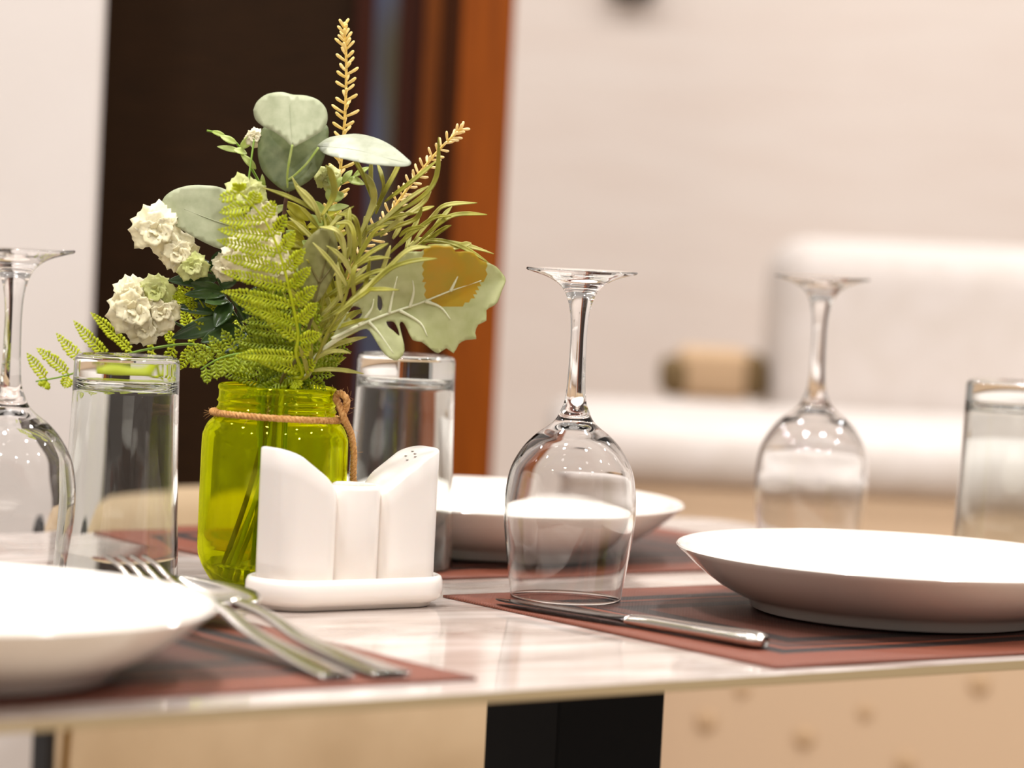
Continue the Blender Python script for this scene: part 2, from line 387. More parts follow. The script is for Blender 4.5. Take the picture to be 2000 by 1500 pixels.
# ------------------------------------------------------------------ place mats
def placemat(s, t, label, bow=.0):
    vs, fs = [], []; nx, ny = 45, 30
    for j in range(ny+1):
        for i in range(nx+1):
            x, y = .45*i/nx, .30*j/ny
            zc = .0016+ .0006*noise.noise(Vector((x*9+s, y*9, 0)))
            vs.append((x, y+bow*math.sin(math.pi*i/nx)*(1 if j == ny else 0), max(.0012, zc)))
    o = len(vs)
    vs += [(v[0], v[1], .0001) for v in vs[:o]]
    for j in range(ny):
        for i in range(nx):
            a = j*(nx+1)+i; fs.append((a, a+1, a+nx+2, a+nx+1)); fs.append((a+o, a+nx+1+o, a+nx+2+o, a+1+o))
    for i in range(nx): fs.append((i, i+o, i+1+o, i+1)); a = ny*(nx+1)+i; fs.append((a, a+1, a+1+o, a+o))
    for j in range(ny):
        a = j*(nx+1); c = a+nx+1; fs.append((a, c, c+o, a+o)); a += nx; c += nx; fs.append((a, a+o, c+o, c))
    m_ = mesh('placemat', vs, fs, M['mat'], None); m_.location = ST(s, t); m_.rotation_euler.z = YAW
    tag(m_, label, 'placemat', 'brown woven place mats')
    return m_
placemat(0, 0, 'brown woven place mat under the knife and the large plate on the right')
placemat(-.181-.45, .018, 'brown woven place mat under the left plate, fork and spoon')
placemat(-.034, .374, 'brown woven place mat on the far side of the table behind the tall tumbler')
# ------------------------------------------------------------------ plates
def plate_prof(R=.1348, H=.0355):
    out = [(0, .0035), (.076, .0035), (.080, .0008), (.082, .0), (.0865, .0), (.0885, .0012), (.0895, .0050)]
    out += [(.098, .0085), (.108, .0138), (.117, .0200), (.125, .0265), (.131, .0318), (R-.0006, H-.0012), (R, H), (R-.0008, H+.0009), (R-.0022, H+.0006)]
    inn = [(.128, .0325), (.121, .0265), (.112, .0200), (.101, .0148), (.089, .0110), (.074, .0092), (.05, .0088), (0, .0088)]
    return out+inn
PM = None
def plate(x, y, label):
    global PM
    if PM is None:
        v, f = lathe(plate_prof(), 128); PM = mesh('dinner_plate', v, f, M['porcelain']); o = PM; autosmooth(o, 60)
    else: o = PM.copy(); COL.objects.link(o)
    o.location = (x, y, T+.0024)
    tag(o, label, 'plate', 'white dinner plates'); return o
plate(.238, 1.9543, 'large white dinner plate on the right, beside the knife handle')
plate(-.2687, 1.5361, 'white dinner plate cut off at the left edge, in front of the fork and spoon')
plate(-.0139, 2.2154, 'white dinner plate on the far side, seen behind the tumbler and the middle wine glass')
# ------------------------------------------------------------------ wine glasses (upside down)
def wineglass():
    out = [(.0331, .0003), (.0345, .010), (.0366, .0244), (.0390, .0427), (.0394, .055), (.0387, .066), (.0362, .0780), (.0300, .0895), (.0225, .0978), (.0150, .1035), (.0108, .1078), (.0088, .1122), (.0064, .1190), (.0053, .132), (.0049, .1488), (.0050, .162), (.0062, .173), (.0088, .1815), (.0125, .1868), (.0190, .1910), (.0270, .1936), (.0325, .1952)]
    out = smoothprof(out, 4)
    top = [(.0333, .1960), (.0329, .1969), (.020, .1962), (.008, .1950), (0, .1945)]
    inn = [(0, .1032), (.004, .1030), (.0095, .1010), (.0165, .0970), (.0225, .0930), (.0285, .0870), (.0345, .0775), (.0370, .0660), (.0380, .055), (.0377, .0427), (.0354, .0244), (.0334, .010), (.0322, .0004), (.03265, .0)]
    inn = [inn[0]]+smoothprof(inn[1:-1], 4)+[inn[-1]]
    # closed body: rim -> outside -> foot top ; then inner bowl skin joined at the rim
    n = 128
    prof = [inn[-1]]+out+top
    v, f = lathe(prof, n)
    prof2 = list(reversed(inn[1:-1])) + [(0, .1032)]
    v2, f2 = lathe(prof2, n)
    # stitch: ring 0 of prof (rim middle) to ring 0 of prof2
    o = len(v); f += [tuple(i+o for i in q) for q in f2]; v += v2
    for i in range(n):
        j = (i+1) % n; f.append((i, o+i, o+j, j))
    return v, f
v, f = wineglass()
gm = mesh('wine_glass', v, f, M['glass'])
bm_ = bmesh.new(); bm_.from_mesh(gm.data); bmesh.ops.recalc_face_normals(bm_, faces=bm_.faces); bm_.to_mesh(gm.data); bm_.free()
gm.data.polygons.foreach_set('use_smooth', [True]*len(gm.data.polygons))
gm.location = (.0383, 1.9465, T+.0024)
tag(gm, 'upturned wine glass in the middle, standing on the mat behind the knife', 'wine glass', 'upturned wine glasses')
for (x, y, z, lb) in ((.2114, 2.2688, .0003, 'upturned wine glass behind the right plate, slightly out of focus'), (-.284, 1.8508, .0003, 'upturned wine glass cut off by the left edge of the view')):
    o = gm.copy(); COL.objects.link(o); o.location = (x, y, T+z); tag(o, lb, 'wine glass', 'upturned wine glasses')
# ------------------------------------------------------------------ tumblers (upside down)
HT = .1355
tp = [(.0352, .0006), (.0354, .002), (.0347, .02), (.0337, .045), (.0327, .07), (.0319, .095), (.0314, .115), (.0312, .126), (.0311, .1318), (.0303, .1342), (.0285, .1354), (.0265, .1350), (.012, .1342), (0, .1340)]
ti = [(0, .1215), (.014, .1213), (.0255, .1205), (.0283, .1180), (.0291, .113), (.0297, .095), (.0305, .07), (.0317, .045), (.0329, .02), (.0336, .002), (.0342, .0001)]
v, f = lathe([ti[-1]]+tp, 96); v2, f2 = lathe(list(reversed(ti[:-1])), 96); o = len(v); v += v2; f += [tuple(i+o for i in q) for q in f2]
for i in range(96): j = (i+1) % 96; f.append((i, o+i, o+j, j))
tm = mesh('tumbler', v, f, M['glass2'])
bm_ = bmesh.new(); bm_.from_mesh(tm.data); bmesh.ops.recalc_face_normals(bm_, faces=bm_.faces); bm_.to_mesh(tm.data); bm_.free()
tm.data.polygons.foreach_set('use_smooth', [True]*len(tm.data.polygons))
def at_top(px, py, Y, h): p = D(px, py, Y); return (p.x, Y)
x, y = at_top(249, 700, 1.925, HT); tm.location = (x, y, T+.0003)
tag(tm, 'upturned clear tumbler left of the green jar, behind the spoon', 'tumbler', 'upturned clear tumblers')
x, y = at_top(794, 702, 2.075, HT); o = tm.copy(); COL.objects.link(o); o.location = (x, y, T+.0021)
tag(o, 'upturned clear tumbler behind the salt and pepper set, right of the green jar', 'tumbler', 'upturned clear tumblers')
x, y = at_top(1980, 745, 2.17, HT); o = tm.copy(); COL.objects.link(o); o.location = (x, y, T+.0003)
tag(o, 'upturned clear tumbler at the right edge, behind the large plate', 'tumbler', 'upturned clear tumblers')
# ------------------------------------------------------------------ cutlery
def loft(secs, n=16):
    """secs: (x, z, halfwidth, halfthick)"""
    vs, fs = [], []
    for (x, z, w_, h_) in secs:
        for j in range(n):
            a = 2*math.pi*j/n; vs.append((x, w_*math.cos(a), z+h_*math.sin(a)))
    k = len(secs)
    for i in range(k-1):
        for j in range(n): j2 = (j+1) % n; fs.append((i*n+j, (i+1)*n+j, (i+1)*n+j2, i*n+j2))
    fs.append(tuple(range(n-1, -1, -1))); fs.append(tuple((k-1)*n+j for j in range(n)))
    return vs, fs
def cutlery_root(name, a, b_, lb, cat, z=.0018):
    d = b_-a; r = empty(name, (a.x, a.y, T+z), math.atan2(d.y, d.x)); tag(r, lb, cat); return r
kn = cutlery_root('table_knife', G(1495, 1262, .004), G(940, 1173, .002), 'polished steel table knife lying on the right mat in front of the wine glass', 'knife')
h = smoothprof([(0, .0046, .0035, .0028), (.004, .0048, .0072, .0042), (.012, .0049, .0082, .0046), (.03, .0047, .0072, .0042), (.06, .0044, .0060, .0038), (.088, .0042, .0056, .0037), (.100, .0040, .0066, .0030)], 5)
v, f = loft(h); mesh('handle', v, f, M['steel'], kn)
h = smoothprof([(.099, .0040, .0062, .0028), (.108, .0040, .0085, .0016), (.13, .0038, .0100, .0011), (.165, .0034, .0100, .0009), (.190, .0030, .0085, .0008), (.203, .0028, .0050, .0006), (.2085, .0027, .0010, .0004)], 5)
v, f = loft(h); o = mesh('blade', v, f, M['steel_dark_reflection'], kn); o['label'] = 'steel blade with a dark reflection put into its colour'
def handle(r, L_=.125, neck=.0105):
    h = smoothprof([(0, .0022, .0080, .0010), (.0012, .0022, .0098, .0015), (.02, .0026, .0092, .0017), (.05, .0040, .0072, .0019), (.08, .0062, .0054, .0021), (.11, neck*.9, .0040, .0023), (L_, neck+.0008, .0040, .0021)], 5)
    v, f = loft(h); mesh('handle', v, f, M['steel'], r)
sp_ = cutlery_root('table_spoon', G(765, 1320, .003), G(308, 1124, .018), 'polished steel table spoon on the left mat, bowl lifted towards the tumbler', 'spoon')
handle(sp_, .138, .0125)
vs, fs = [], []; nu, nv = 24, 12                 # bowl: an open shell
for i in range(nu+1):
    u = i/nu; x = .136+.066*u; hw = .0215*math.sin(math.pi*min(1, .04+.96*u)**.85)**.75 if 0 < u < 1 else .002
    for j in range(nv+1):
        q = (j/nv-.5)*2; rim = .0135+.004*u; dep = .0085*math.sin(math.pi*u)**.8 if 0 < u < 1 else 0
        vs.append((x, hw*q, rim-dep*(1-q*q)))
for i in range(nu):
    for j in range(nv): a = i*(nv+1)+j; fs.append((a, a+nv+1, a+nv+2, a+1))
sp_.scale = (1.27, 1.16, 1.1)
o = mesh('bowl', vs, fs, M['steel'], sp_); md = o.modifiers.new('solidify', 'SOLIDIFY'); md.thickness = .0014; md.offset = -1
fk = cutlery_root('table_fork', G(660, 1324, .003), G(225, 1125, .022), 'polished steel table fork on the left mat, partly hidden by the left plate', 'fork')
handle(fk, .138, .013)
vs, fs = [], []; nu = 14
def fz(x): u = (x-.136)/.072; return .0138-.004*math.sin(math.pi*min(1, u*1.25))+.008*max(0, u-.45)
for i in range(nu+1):
    u = i/nu; x = .134+.034*u; hw = .0038+.0090*(3*u*u-2*u**3)
    for j in range(7): q = (j/6-.5)*2; vs.append((x, hw*q, fz(x)-.0015*(1-q*q)))
for i in range(nu):
    for j in range(6): a = i*7+j; fs.append((a, a+7, a+8, a+1))
for k in range(4):
    y0 = -.0128+k*.0071+.0001
    base = len(vs)
    for i in range(9):
        u = i/8; x = .1675+.041*u; wv_ = .0043*(1-.55*u)
        yc = y0+.00215
        vs += [(x, yc-wv_/2, fz(x)), (x, yc+wv_/2, fz(x))]
    for i in range(8): a = base+i*2; fs.append((a, a+2, a+3, a+1))
fk.scale = (1.15, 1.05, 1.05); fk.rotation_euler.y = -.055
o = mesh('tines', vs, fs, M['steel'], fk); md = o.modifiers.new('solidify', 'SOLIDIFY'); md.thickness = .0015; md.offset = 0
# ------------------------------------------------------------------ condiment set
cc = G(672, 1183, 0)
def rrect(x0, x1, y0, y1, r, n=8):
    P = []
    for (cx, cy_, a0) in ((x1-r, y0+r, -90), (x1-r, y1-r, 0), (x0+r, y1-r, 90), (x0+r, y0+r, 180)):
        for k in range(n+1):
            a = math.radians(a0+90*k/n); P.append((cx+r*math.cos(a), cy_+r*math.sin(a)))
    return P
def stack(name, layers, m, parent, topf=None):
    vs, fs = [], []; n = len(layers[0][0])
    for (P, z) in layers: vs += [(x, y, z if not callable(z) else z(x, y)) for (x, y) in P]
    for k in range(len(layers)-1):
        for i in range(n): j = (i+1) % n; fs.append((k*n+i, k*n+j, (k+1)*n+j, (k+1)*n+i))
    fs.append(tuple(range(n-1, -1, -1))); k = len(layers)-1; fs.append(tuple(k*n+i for i in range(n)))
    return mesh(name, vs, fs, m, parent)
tr_ = None
def stad(hl, hw, ins): return rrect(-hl+ins, hl-ins, -hw+ins, hw-ins, (hw-ins)*.98, 12)
lay = [(stad(.0630, .0265, .0085), 0), (stad(.0630, .0265, .007), .0005), (stad(.0630, .0265, .0065), .0025), (stad(.0630, .0265, .0028), .0038), (stad(.0630, .0265, .0008), .0062), (stad(.0630, .0265, 0), .0095), (stad(.0630, .0265, .0002), .0150), (stad(.0630, .0265, .0012), .0174), (stad(.0630, .0265, .0028), .0182), (stad(.0630, .0265, .0042), .0174), (stad(.0630, .0265, .0052), .0150), (stad(.0630, .0265, .0060), .0135)]
tr_ = stack('condiment_tray', lay, M['ceramic'], None); autosmooth(tr_, 60)
tr_.location = (cc.x, cc.y, T+.0001); tr_.rotation_euler.z = YAW; tag(tr_, 'oval white ceramic tray carrying the salt and pepper shakers', 'tray')
def shaker(x0, x1, flip, lb):
    r = empty('shaker', (cc.x, cc.y, T+.0137), YAW); tag(r, lb, 'shaker', 'white ceramic shakers')
    Lx = x1-x0; z0, z1 = .0788, .0505
    def H(x, y):
        u = (x-x0)/Lx; u = 1-u if flip else u
        u = min(1, max(0, u)); return z1+(z0-z1)*(1-(.35*u+.65*u*u))
    lay = []
    P = lambda ins: rrect(x0+ins, x1-ins, -.0172+ins, .0172-ins, .0125-ins*.6, 10)
    lay.append((P(.001), 0)); lay.append((P(0), .001)); 
    for k in range(1, 7): lay.append((P(0), (lambda k: (lambda x, y: .001+(H(x, y)-.0025)*k/6))(k)))
    lay.append((P(.0006), lambda x, y: H(x, y)-.0006)); lay.append((P(.0018), lambda x, y: H(x, y)))
    # slanting top as a grid so that it can curve
    n = len(lay[0][0]); vs, fs = [], []
    for (Q, z) in lay: vs += [(x, y, z if not callable(z) else z(x, y)) for (x, y) in Q]
    for k in range(len(lay)-1):
        for i in range(n): j = (i+1) % n; fs.append((k*n+i, k*n+j, (k+1)*n+j, (k+1)*n+i))
    fs.append(tuple(range(n-1, -1, -1)))
    last = (len(lay)-1)*n
    co = [Vector((vs[last+i][0], vs[last+i][1])) for i in range(n)]
    inner = [Vector((x0+Lx*(a+.5)/14, -.0172+.0344*(b+.5)/10)) for a in range(14) for b in range(10)]
    inner = [q for q in inner if x0+.005 < q.x < x1-.005 and abs(q.y) < .0125 and not (min(q.x-x0, x1-q.x) < .010 and abs(q.y) > .008)]
    res = delaunay_2d_cdt(co+inner, [], [list(range(n))], 1, 1e-6)
    mp_ = {}
    for i, q in enumerate(res[0]):
        src = res[3][i]
        k = src[0] if src else -1
        if 0 <= k < n: mp_[i] = last+k
        else: mp_[i] = len(vs); vs.append((q.x, q.y, H(q.x, q.y)))
    for t in res[2]: fs.append(tuple(mp_[i] for i in t))
    autosmooth(mesh('shaker_body', vs, fs, M['ceramic'], r), 50)
    return r, H
shaker(-.0562, -.0142, False, 'left white ceramic shaker with top sweeping down to the right, in front of the jar')
r, H = shaker(.0145, .0560, True, 'right white ceramic shaker with pierced slanting top, beside the wine glass')
mb = MB()
for (a, b_) in ((.0405, .003), (.0435, -.002), (.0375, -.003), (.041, -.006), (.0455, .0035)):
    v, f = lathe([(0, .0001), (.0009, .0001), (.0009, .0004), (0, .0004)], 10); mb.add(([Vector(q)+Vector((a, b_, H(a, b_)-.0001)) for q in v], f))
o = mesh('pour_holes', mb.v, mb.f, M['hole'], r)
h = smoothprof([(.0122, 0), (.0126, .001)], 1)
el = [(.0120, 0), (.0126, .001), (.0126, .03), (.0126, .054), (.0122, .0563), (.0114, .0570), (.0105, .0562), (.0103, .054), (.0103, .01), (0, .009)]
v, f = lathe([(0, 0)]+el, 48, 1.42, 1.42); o = mesh('toothpick_holder', v, f, M['ceramic']); o.location = (cc.x, cc.y, T+.0137); o.rotation_euler.z = YAW
tag(o, 'short oval white ceramic toothpick holder between the two shakers', 'holder')
# ------------------------------------------------------------------ green jar
JY = 1.911; jc = D(533, 1000, JY); jc = Vector((D(536, 760, JY).x, JY, T))
jb = G(528, 1166, 0)
jar = empty('glass_jar', (D(531, 1000, JY).x, JY, T+.0003)); tag(jar, 'green glass jar with jute twine round its neck, used as a vase', 'jar')
out = [(0, 0.0008), (.022, .0004), (.0265, .0002), (.0285, .0016), (.0325, .0055), (.0375, .0125), (.0410, .0195), (.0427, .0270), (.0429, .05), (.0429, .0880), (.0420, .0950), (.0395, .1003), (.0362, .1035), (.0346, .1056), (.0343, .1075), (.0352, .1088), (.0343, .1102), (.0342, .1120), (.0352, .1133), (.0342, .1148), (.0341, .1190), (.0347, .1202), (.0345, .1222), (.0334, .1230), (.0320, .1222)]
inn = [(.0318, .115), (.0320, .1056), (.0350, .1010), (.0388, .0960), (.0403, .0880), (.0405, .05), (.0404, .0290), (.0388, .0205), (.0352, .0140), (.0300, .0085), (.0240, .0062), (0, .0055)]
prof = [out[0]]+smoothprof(out[1:], 3)+smoothprof(inn[:-1], 3)+[inn[-1]]
v, f = lathe(prof, 128); o = mesh('jar_body', v, f, M['jar'], jar)
bm_ = bmesh.new(); bm_.from_mesh(o.data); bmesh.ops.recalc_face_normals(bm_, faces=bm_.faces); bm_.to_mesh(o.data); bm_.free(); o.data.polygons.foreach_set('use_smooth', [True]*len(o.data.polygons))
wpr = [(0, .0058), (.0236, .0065), (.0297, .0088), (.0348, .0142), (.0372, .0182), (.0369, .0186), (0, .0186)]
v, f = lathe(wpr, 96); o = mesh('water', v, f, M['water'], jar); autosmooth(o, 50)
# twine: two plies round the neck, a loop and a tail at the right
def twine(path, r=.0012, pitch=.0075):
    mb = MB(); P = [Vector(p) for p in path]
    d = [0]
    for i in range(1, len(P)): d.append(d[-1]+(P[i]-P[i-1]).length)
    for ph in (0, 2.094, 4.189):
        up = None; q = []
        for i, p in enumerate(P):
            t = (P[min(i+1, len(P)-1)]-P[max(i-1, 0)]).normalized()
            if up is None: up = t.orthogonal().normalized()
            up = (up-t*up.dot(t)).normalized(); sd = t.cross(up); a = ph+2*math.pi*d[i]/pitch
            q.append(p+(up*math.cos(a)+sd*math.sin(a))*r*.85)
        mb.add(tube(q, r, 7))
    for k in range(int(d[-1]/.0014)):
        i = random.randrange(len(P)); p = P[i]; dr = Vector((random.uniform(-1, 1), random.uniform(-1, 1), random.uniform(-1, 1))).normalized()
        l = random.uniform(.002, .0065); dr2 = (dr+Vector((random.uniform(-1, 1), random.uniform(-1, 1), random.uniform(-1, 1)))*.8).normalized()
        mb.add(tube([p+dr*r*1.2, p+dr*(r+l*.5), p+dr*(r+l*.5)+dr2*l*.5], .00007, 3))
    return mb
n = 150; path = [(.0374*math.cos(2*math.pi*i/n), .0374*math.sin(2*math.pi*i/n), .1052+.0012*math.cos(2*math.pi*i/n+2.2)) for i in range(n+1)]
mb = twine(path); o = mesh('twine', mb.v, mb.f, M['twine'], jar)
J0 = parent_world(jar)
def JW(px, py, dy): return D(px, py, JY+dy)-J0
lp = smoothpath([JW(668, 812, -.006), JW(676, 795, -.012), JW(676, 778, -.013), JW(664, 768, -.010), JW(655, 775, -.008), JW(662, 790, -.010), JW(668, 806, -.013), JW(676, 826, -.012), JW(686, 850, -.006), JW(691, 885, -.003), JW(690, 920, -.002), JW(690, 960, -.001), JW(688, 1000, .0), JW(684, 1050, -.0)], 10)
mb = twine(lp); o = mesh('twine_tail', mb.v, mb.f, M['twine'], jar)
# ------------------------------------------------------------------ the bouquet : every stem a thing of its own
JX = jar.location.x; Z0 = T
def q(px, py, dz=0.): return D(px, py, JY+dz)
CAMD = Vector((0, -1, .12)).normalized()
def ribbon(path, widths, cup=0., normal=None, m=4, twist=0., ruffle=0.):
    P = path; k = len(P); vs, fs = [], []
    nrm = (normal or CAMD).normalized()
    for i, p in enumerate(P):
        t = (P[min(i+1, k-1)]-P[max(i-1, 0)]).normalized()
        nn = (nrm-t*nrm.dot(t))
        nn = nn.normalized() if nn.length > 1e-4 else t.orthogonal()
        sd = t.cross(nn).normalized()
        if twist: 
            a = twist*i/(k-1); sd, nn = sd*math.cos(a)+nn*math.sin(a), nn*math.cos(a)-sd*math.sin(a)
        w_ = widths[i] if hasattr(widths, '__len__') else widths
        for j in range(m+1):
            u = (j/m-.5)*2
            vs.append(p+sd*w_*u+nn*(cup*w_*(u*u)+ruffle*w_*math.sin(i*1.9+j*2.3)))
    for i in range(k-1):
        for j in range(m): a = i*(m+1)+j; fs.append((a, a+1, a+m+2, a+m+1))
    return vs, fs
def leafw(k, w, p=.8, base=.15):
    return [w*max(base*(1-i/(k-1)), math.sin(math.pi*(i/(k-1))**p)) if i < k-1 else w*.02 for i in range(k)]
def sprig(name, label, cat, base=(0, 0), group=None):
    r = empty(name, (JX+base[0], JY+base[1], T+.0075)); tag(r, label, cat, group); return r
def stempath(pts, low):
    """pts above the jar mouth in picture terms, low = foot inside the jar (x,y,z offsets from the jar axis)"""
    return smoothpath([Vector((JX+low[0], JY+low[1], T+low[2]))]+[Vector((JX+low[0]*.45+low[3]*.55, JY+low[1]*.4+low[4]*.5, T+.062)) , Vector((JX+low[3], JY+low[4], T+.122))]+[q(*p) for p in pts], 7)
def addtube(root, name, P, r0, r1, m):
    mb = MB(); k = len(P); mb.add(tube(P, [r0+(r1-r0)*i/(k-1) for i in range(k)], 8)); return mb.build(name, m, root)
# --- yellow spikes
def spike(label, pts, low, y0, matb, size=1., nb=None):
    r = sprig('flower_spike', label, 'flower spike', group='yellow flower spikes')
    P = stempath(pts, low); addtube(r, 'stem', P, .0012, .0007, M['spikestem'])
    # buds only on the upper part
    cum = [0]
    for i in range(1, len(P)): cum.append(cum[-1]+(P[i]-P[i-1]).length)
    start = y0*cum[-1]; mb = MB(); s = start; k = 0
    while s < cum[-1]-.0005:
        i = max(j for j in range(len(P)-1) if cum[j] <= s); u = (s-cum[i])/(cum[i+1]-cum[i]); p = P[i].lerp(P[i+1], u); t = (P[i+1]-P[i]).normalized()
        fr = (s-start)/(cum[-1]-start)
        a = k*2.4+random.uniform(-.3, .3); up = t.orthogonal().normalized(); sd = t.cross(up)
        out_ = up*math.cos(a)+sd*math.sin(a)
        ln = (.0104-.0030*fr)*size*random.uniform(.85, 1.15)
        if fr > .93: ln *= .85
        d0 = (out_*(1.0-.3*fr)+t*(.35+.9*max(0, fr-.85)*6)).normalized(); d1 = (out_+t*(.75+2.0*max(0, fr-.8))).normalized()
        w_ = .00098*size
        Q = [p, p+d0*ln*.35, p+d0*ln*.6+d1*ln*.15, p+d0*ln*.6+d1*ln*.36, p+d0*ln*.6+d1*ln*.42]
        mb.add(tube(Q, [w_*.6, w_*.9, w_*1.05, w_*.75, w_*.2], 6)); k += 1; s += .0019*size*(1 if fr < .9 else .55)
    mb.build('buds', matb, r)
spike('tall yellow flower spike rising highest from the green jar', [(610, 640, .012), (640, 480, .018), (655, 400, .018), (668, 300, .016), (675, 200, .014), (676, 110, .012), (672, 48, .012)], (-.024, .006, .008, .004, .010), .50, M['spike'], 1.0)
spike('shorter peach yellow flower spike leaning right above the needle leaves', [(640, 620, .03), (700, 500, .035), (755, 425, .035), (810, 350, .034), (860, 290, .032), (903, 250, .03)], (-.016, .008, .008, .010, .014), .62, M['spike2'], .85)
# --- eucalyptus : flat leaves cut from their outline
def inpoly(x, y, P):
    c = False; n = len(P); j = n-1
    for i in range(n):
        if (P[i][1] > y) != (P[j][1] > y) and x < (P[j][0]-P[i][0])*(y-P[i][1])/(P[j][1]-P[i][1])+P[i][0]: c = not c
        j = i
    return c
def outleaf(root, name, outline_, depth, m, holes=(), step=9, veins=(), vm=None, thick=.00035, patch=None, pm=None, sub=4, vw=.0006):
    ol = [Vector(p[:2]) for p in smoothprof(list(outline_)+[outline_[0]], sub)[:-1]]
    xs_ = [p.x for p in ol]; ys_ = [p.y for p in ol]; pts = list(ol); faces = [list(range(len(ol)))]
    hs = []
    for h in holes:
        hh = [Vector(p) for p in smoothprof(list(h)+[h[0]], 3)[:-1]]; hs.append([(p.x, p.y) for p in hh]); faces.append(list(range(len(pts), len(pts)+len(hh)))); pts += hh
    pol = [(p.x, p.y) for p in ol]
    y = min(ys_)
    while y < max(ys_):
        x = min(xs_)+(step/2 if int(y/step) % 2 else 0)
        while x < max(xs_):
            if inpoly(x, y, pol) and min((Vector((x, y))-p).length for p in pts[:len(ol)]) > step*.45: pts.append(Vector((x, y)))
            x += step
        y += step
    res = delaunay_2d_cdt(pts, [], faces, 1, 1e-4)
    vs = [q(p.x, p.y, depth(p.x, p.y)) for p in res[0]]; fs, mi = [], []
    for t in res[2]:
        cx = sum(res[0][i].x for i in t)/len(t); cy_ = sum(res[0][i].y for i in t)/len(t)
        if any(inpoly(cx, cy_, h) for h in hs): continue
        fs.append(tuple(t)); mi.append(1 if patch and inpoly(cx, cy_, patch) else 0)
    mb = MB(); mb.v = vs; mb.f = fs; mb.m = mi
    o = mb.build(name, [m, pm or m], root, thick=thick)
    if veins:
        vb = MB()
        for vv in veins:
            Q = smoothpath([q(x, y, depth(x, y)-.0003) for (x, y) in vv], 5); k = len(Q)
            vb.add(tube(Q, [vw*(1-.75*i/(k-1)) for i in range(k)], 6))
        vb.build('vein', vm or M['vein'], o)
    return o
eu = sprig('eucalyptus_sprig', 'eucalyptus sprig with large round grey green leaves on a dark brown stem', 'eucalyptus')
P = stempath([(565, 640, -.010), (556, 500, -.014), (555, 420, -.016), (562, 372, -.016)], (-.028, -.006, .012, -.001, -.008)); addtube(eu, 'stem', P, .0016, .0011, M['eucstem'])
outleaf(eu, 'leaf', [(495, 215), (503, 198), (522, 184), (550, 180), (572, 185), (598, 187), (622, 196), (637, 214), (639, 236), (630, 254), (606, 270), (585, 281), (571, 286), (556, 272), (535, 257), (514, 247), (499, 233)], lambda x, y: -.034+.010*((x-567)/70)**2+(286-y)/100*.012, M['euc'], veins=[[(572, 282), (568, 240), (566, 200)]], vm=M['euc'], vw=.0004)
outleaf(eu, 'leaf', [(512, 252), (505, 275), (504, 305), (512, 332), (528, 352), (548, 368), (564, 374), (586, 364), (610, 348), (628, 322), (638, 288), (641, 250), (622, 240), (570, 236), (530, 240)], lambda x, y: -.008+.006*((x-572)/70)**2-(y-250)/120*.010, M['eucd'])
outleaf(eu, 'leaf', [(620, 284), (640, 270), (668, 264), (700, 262), (735, 270), (765, 285), (790, 305), (803, 319), (790, 325), (760, 324), (720, 320), (680, 312), (645, 304), (628, 296)], lambda x, y: -.022-.020*(y-290)/40+.006*((x-710)/90)**2, M['eucw'], veins=[[(622, 286), (690, 292), (760, 310), (795, 318)]], vm=M['eucw'], vw=.0004)
outleaf(eu, 'leaf', [(314, 402), (322, 384), (342, 370), (372, 362), (402, 362), (430, 366), (455, 380), (472, 410), (478, 445), (470, 470), (450, 484), (430, 486), (400, 474), (365, 455), (335, 436), (320, 420)], lambda x, y: .004+.008*((x-400)/80)**2+(430-y)/90*.006, M['euc'], veins=[[(478, 448), (440, 438), (400, 424), (360, 408)]], vm=M['euc'], vw=.0005)
for a in ([(571, 283, -.034), (564, 320, -.030), (561, 345, -.022), (562, 372, -.016)], [(622, 288, -.022), (600, 318, -.024), (578, 340, -.020), (562, 352, -.017)], [(478, 446, .006), (520, 452, .0), (556, 470, -.014)]):
    mb = MB(); mb.add(tube(smoothpath([q(*p) for p in a], 5), .0007, 6)); mb.build('leaf_stalk', M['sprout'], eu)
e3 = sprig('eucalyptus_sprig', 'olive eucalyptus leaf standing upright in front of the needle leaves', 'eucalyptus')
P = stempath([(588, 690, -.028), (606, 630, -.036), (616, 596, -.038)], (-.004, -.012, .009, .002, -.018)); addtube(e3, 'stem', P, .0013, .0009, M['veind'])
outleaf(e3, 'leaf', [(642, 442), (622, 448), (602, 466), (588, 492), (583, 522), (586, 552), (597, 578), (612, 592), (624, 586), (640, 562), (654, 530), (660, 496), (656, 464)], lambda x, y: -.040+.006*((x-620)/38)**2, M['euco'], veins=[[(613, 592), (624, 552), (636, 508), (646, 462)], [(624, 552), (612, 532), (607, 516)], [(624, 552), (640, 532), (650, 518)]], vm=M['veind'], vw=.0009)
# --- dusty leaf at the right
dl = sprig('dusty_miller_leaf', 'broad scalloped grey green leaf with a brown patch, reaching out to the right', 'leaf')
P = stempath([(598, 735, -.018), (616, 700, -.024), (650, 668, -.030), (700, 640, -.034)], (.002, -.014, .010, .004, -.014)); addtube(dl, 'stem', P, .0016, .0014, M['vein'])
ol = [(648, 662), (662, 634), (682, 606), (700, 580), (722, 556), (748, 530), (776, 506), (800, 492), (822, 492), (832, 484), (850, 479), (868, 482), (884, 482), (890, 492), (908, 491), (926, 494), (936, 506), (950, 512), (968, 520), (981, 534), (988, 548), (980, 568), (972, 590), (962, 598), (950, 606), (950, 626), (934, 634), (928, 650), (930, 662), (910, 664), (896, 672), (886, 690), (872, 680), (856, 690), (842, 682), (824, 668), (806, 664), (794, 640), (786, 628), (780, 634), (786, 660), (790, 684), (782, 700), (770, 704), (752, 692), (738, 672), (726, 652), (716, 642), (700, 646), (680, 654), (664, 660)]
patch = [(828, 470), (826, 540), (832, 580), (850, 596), (885, 600), (905, 596), (926, 580), (938, 556), (950, 540), (952, 515), (930, 480), (880, 470)]
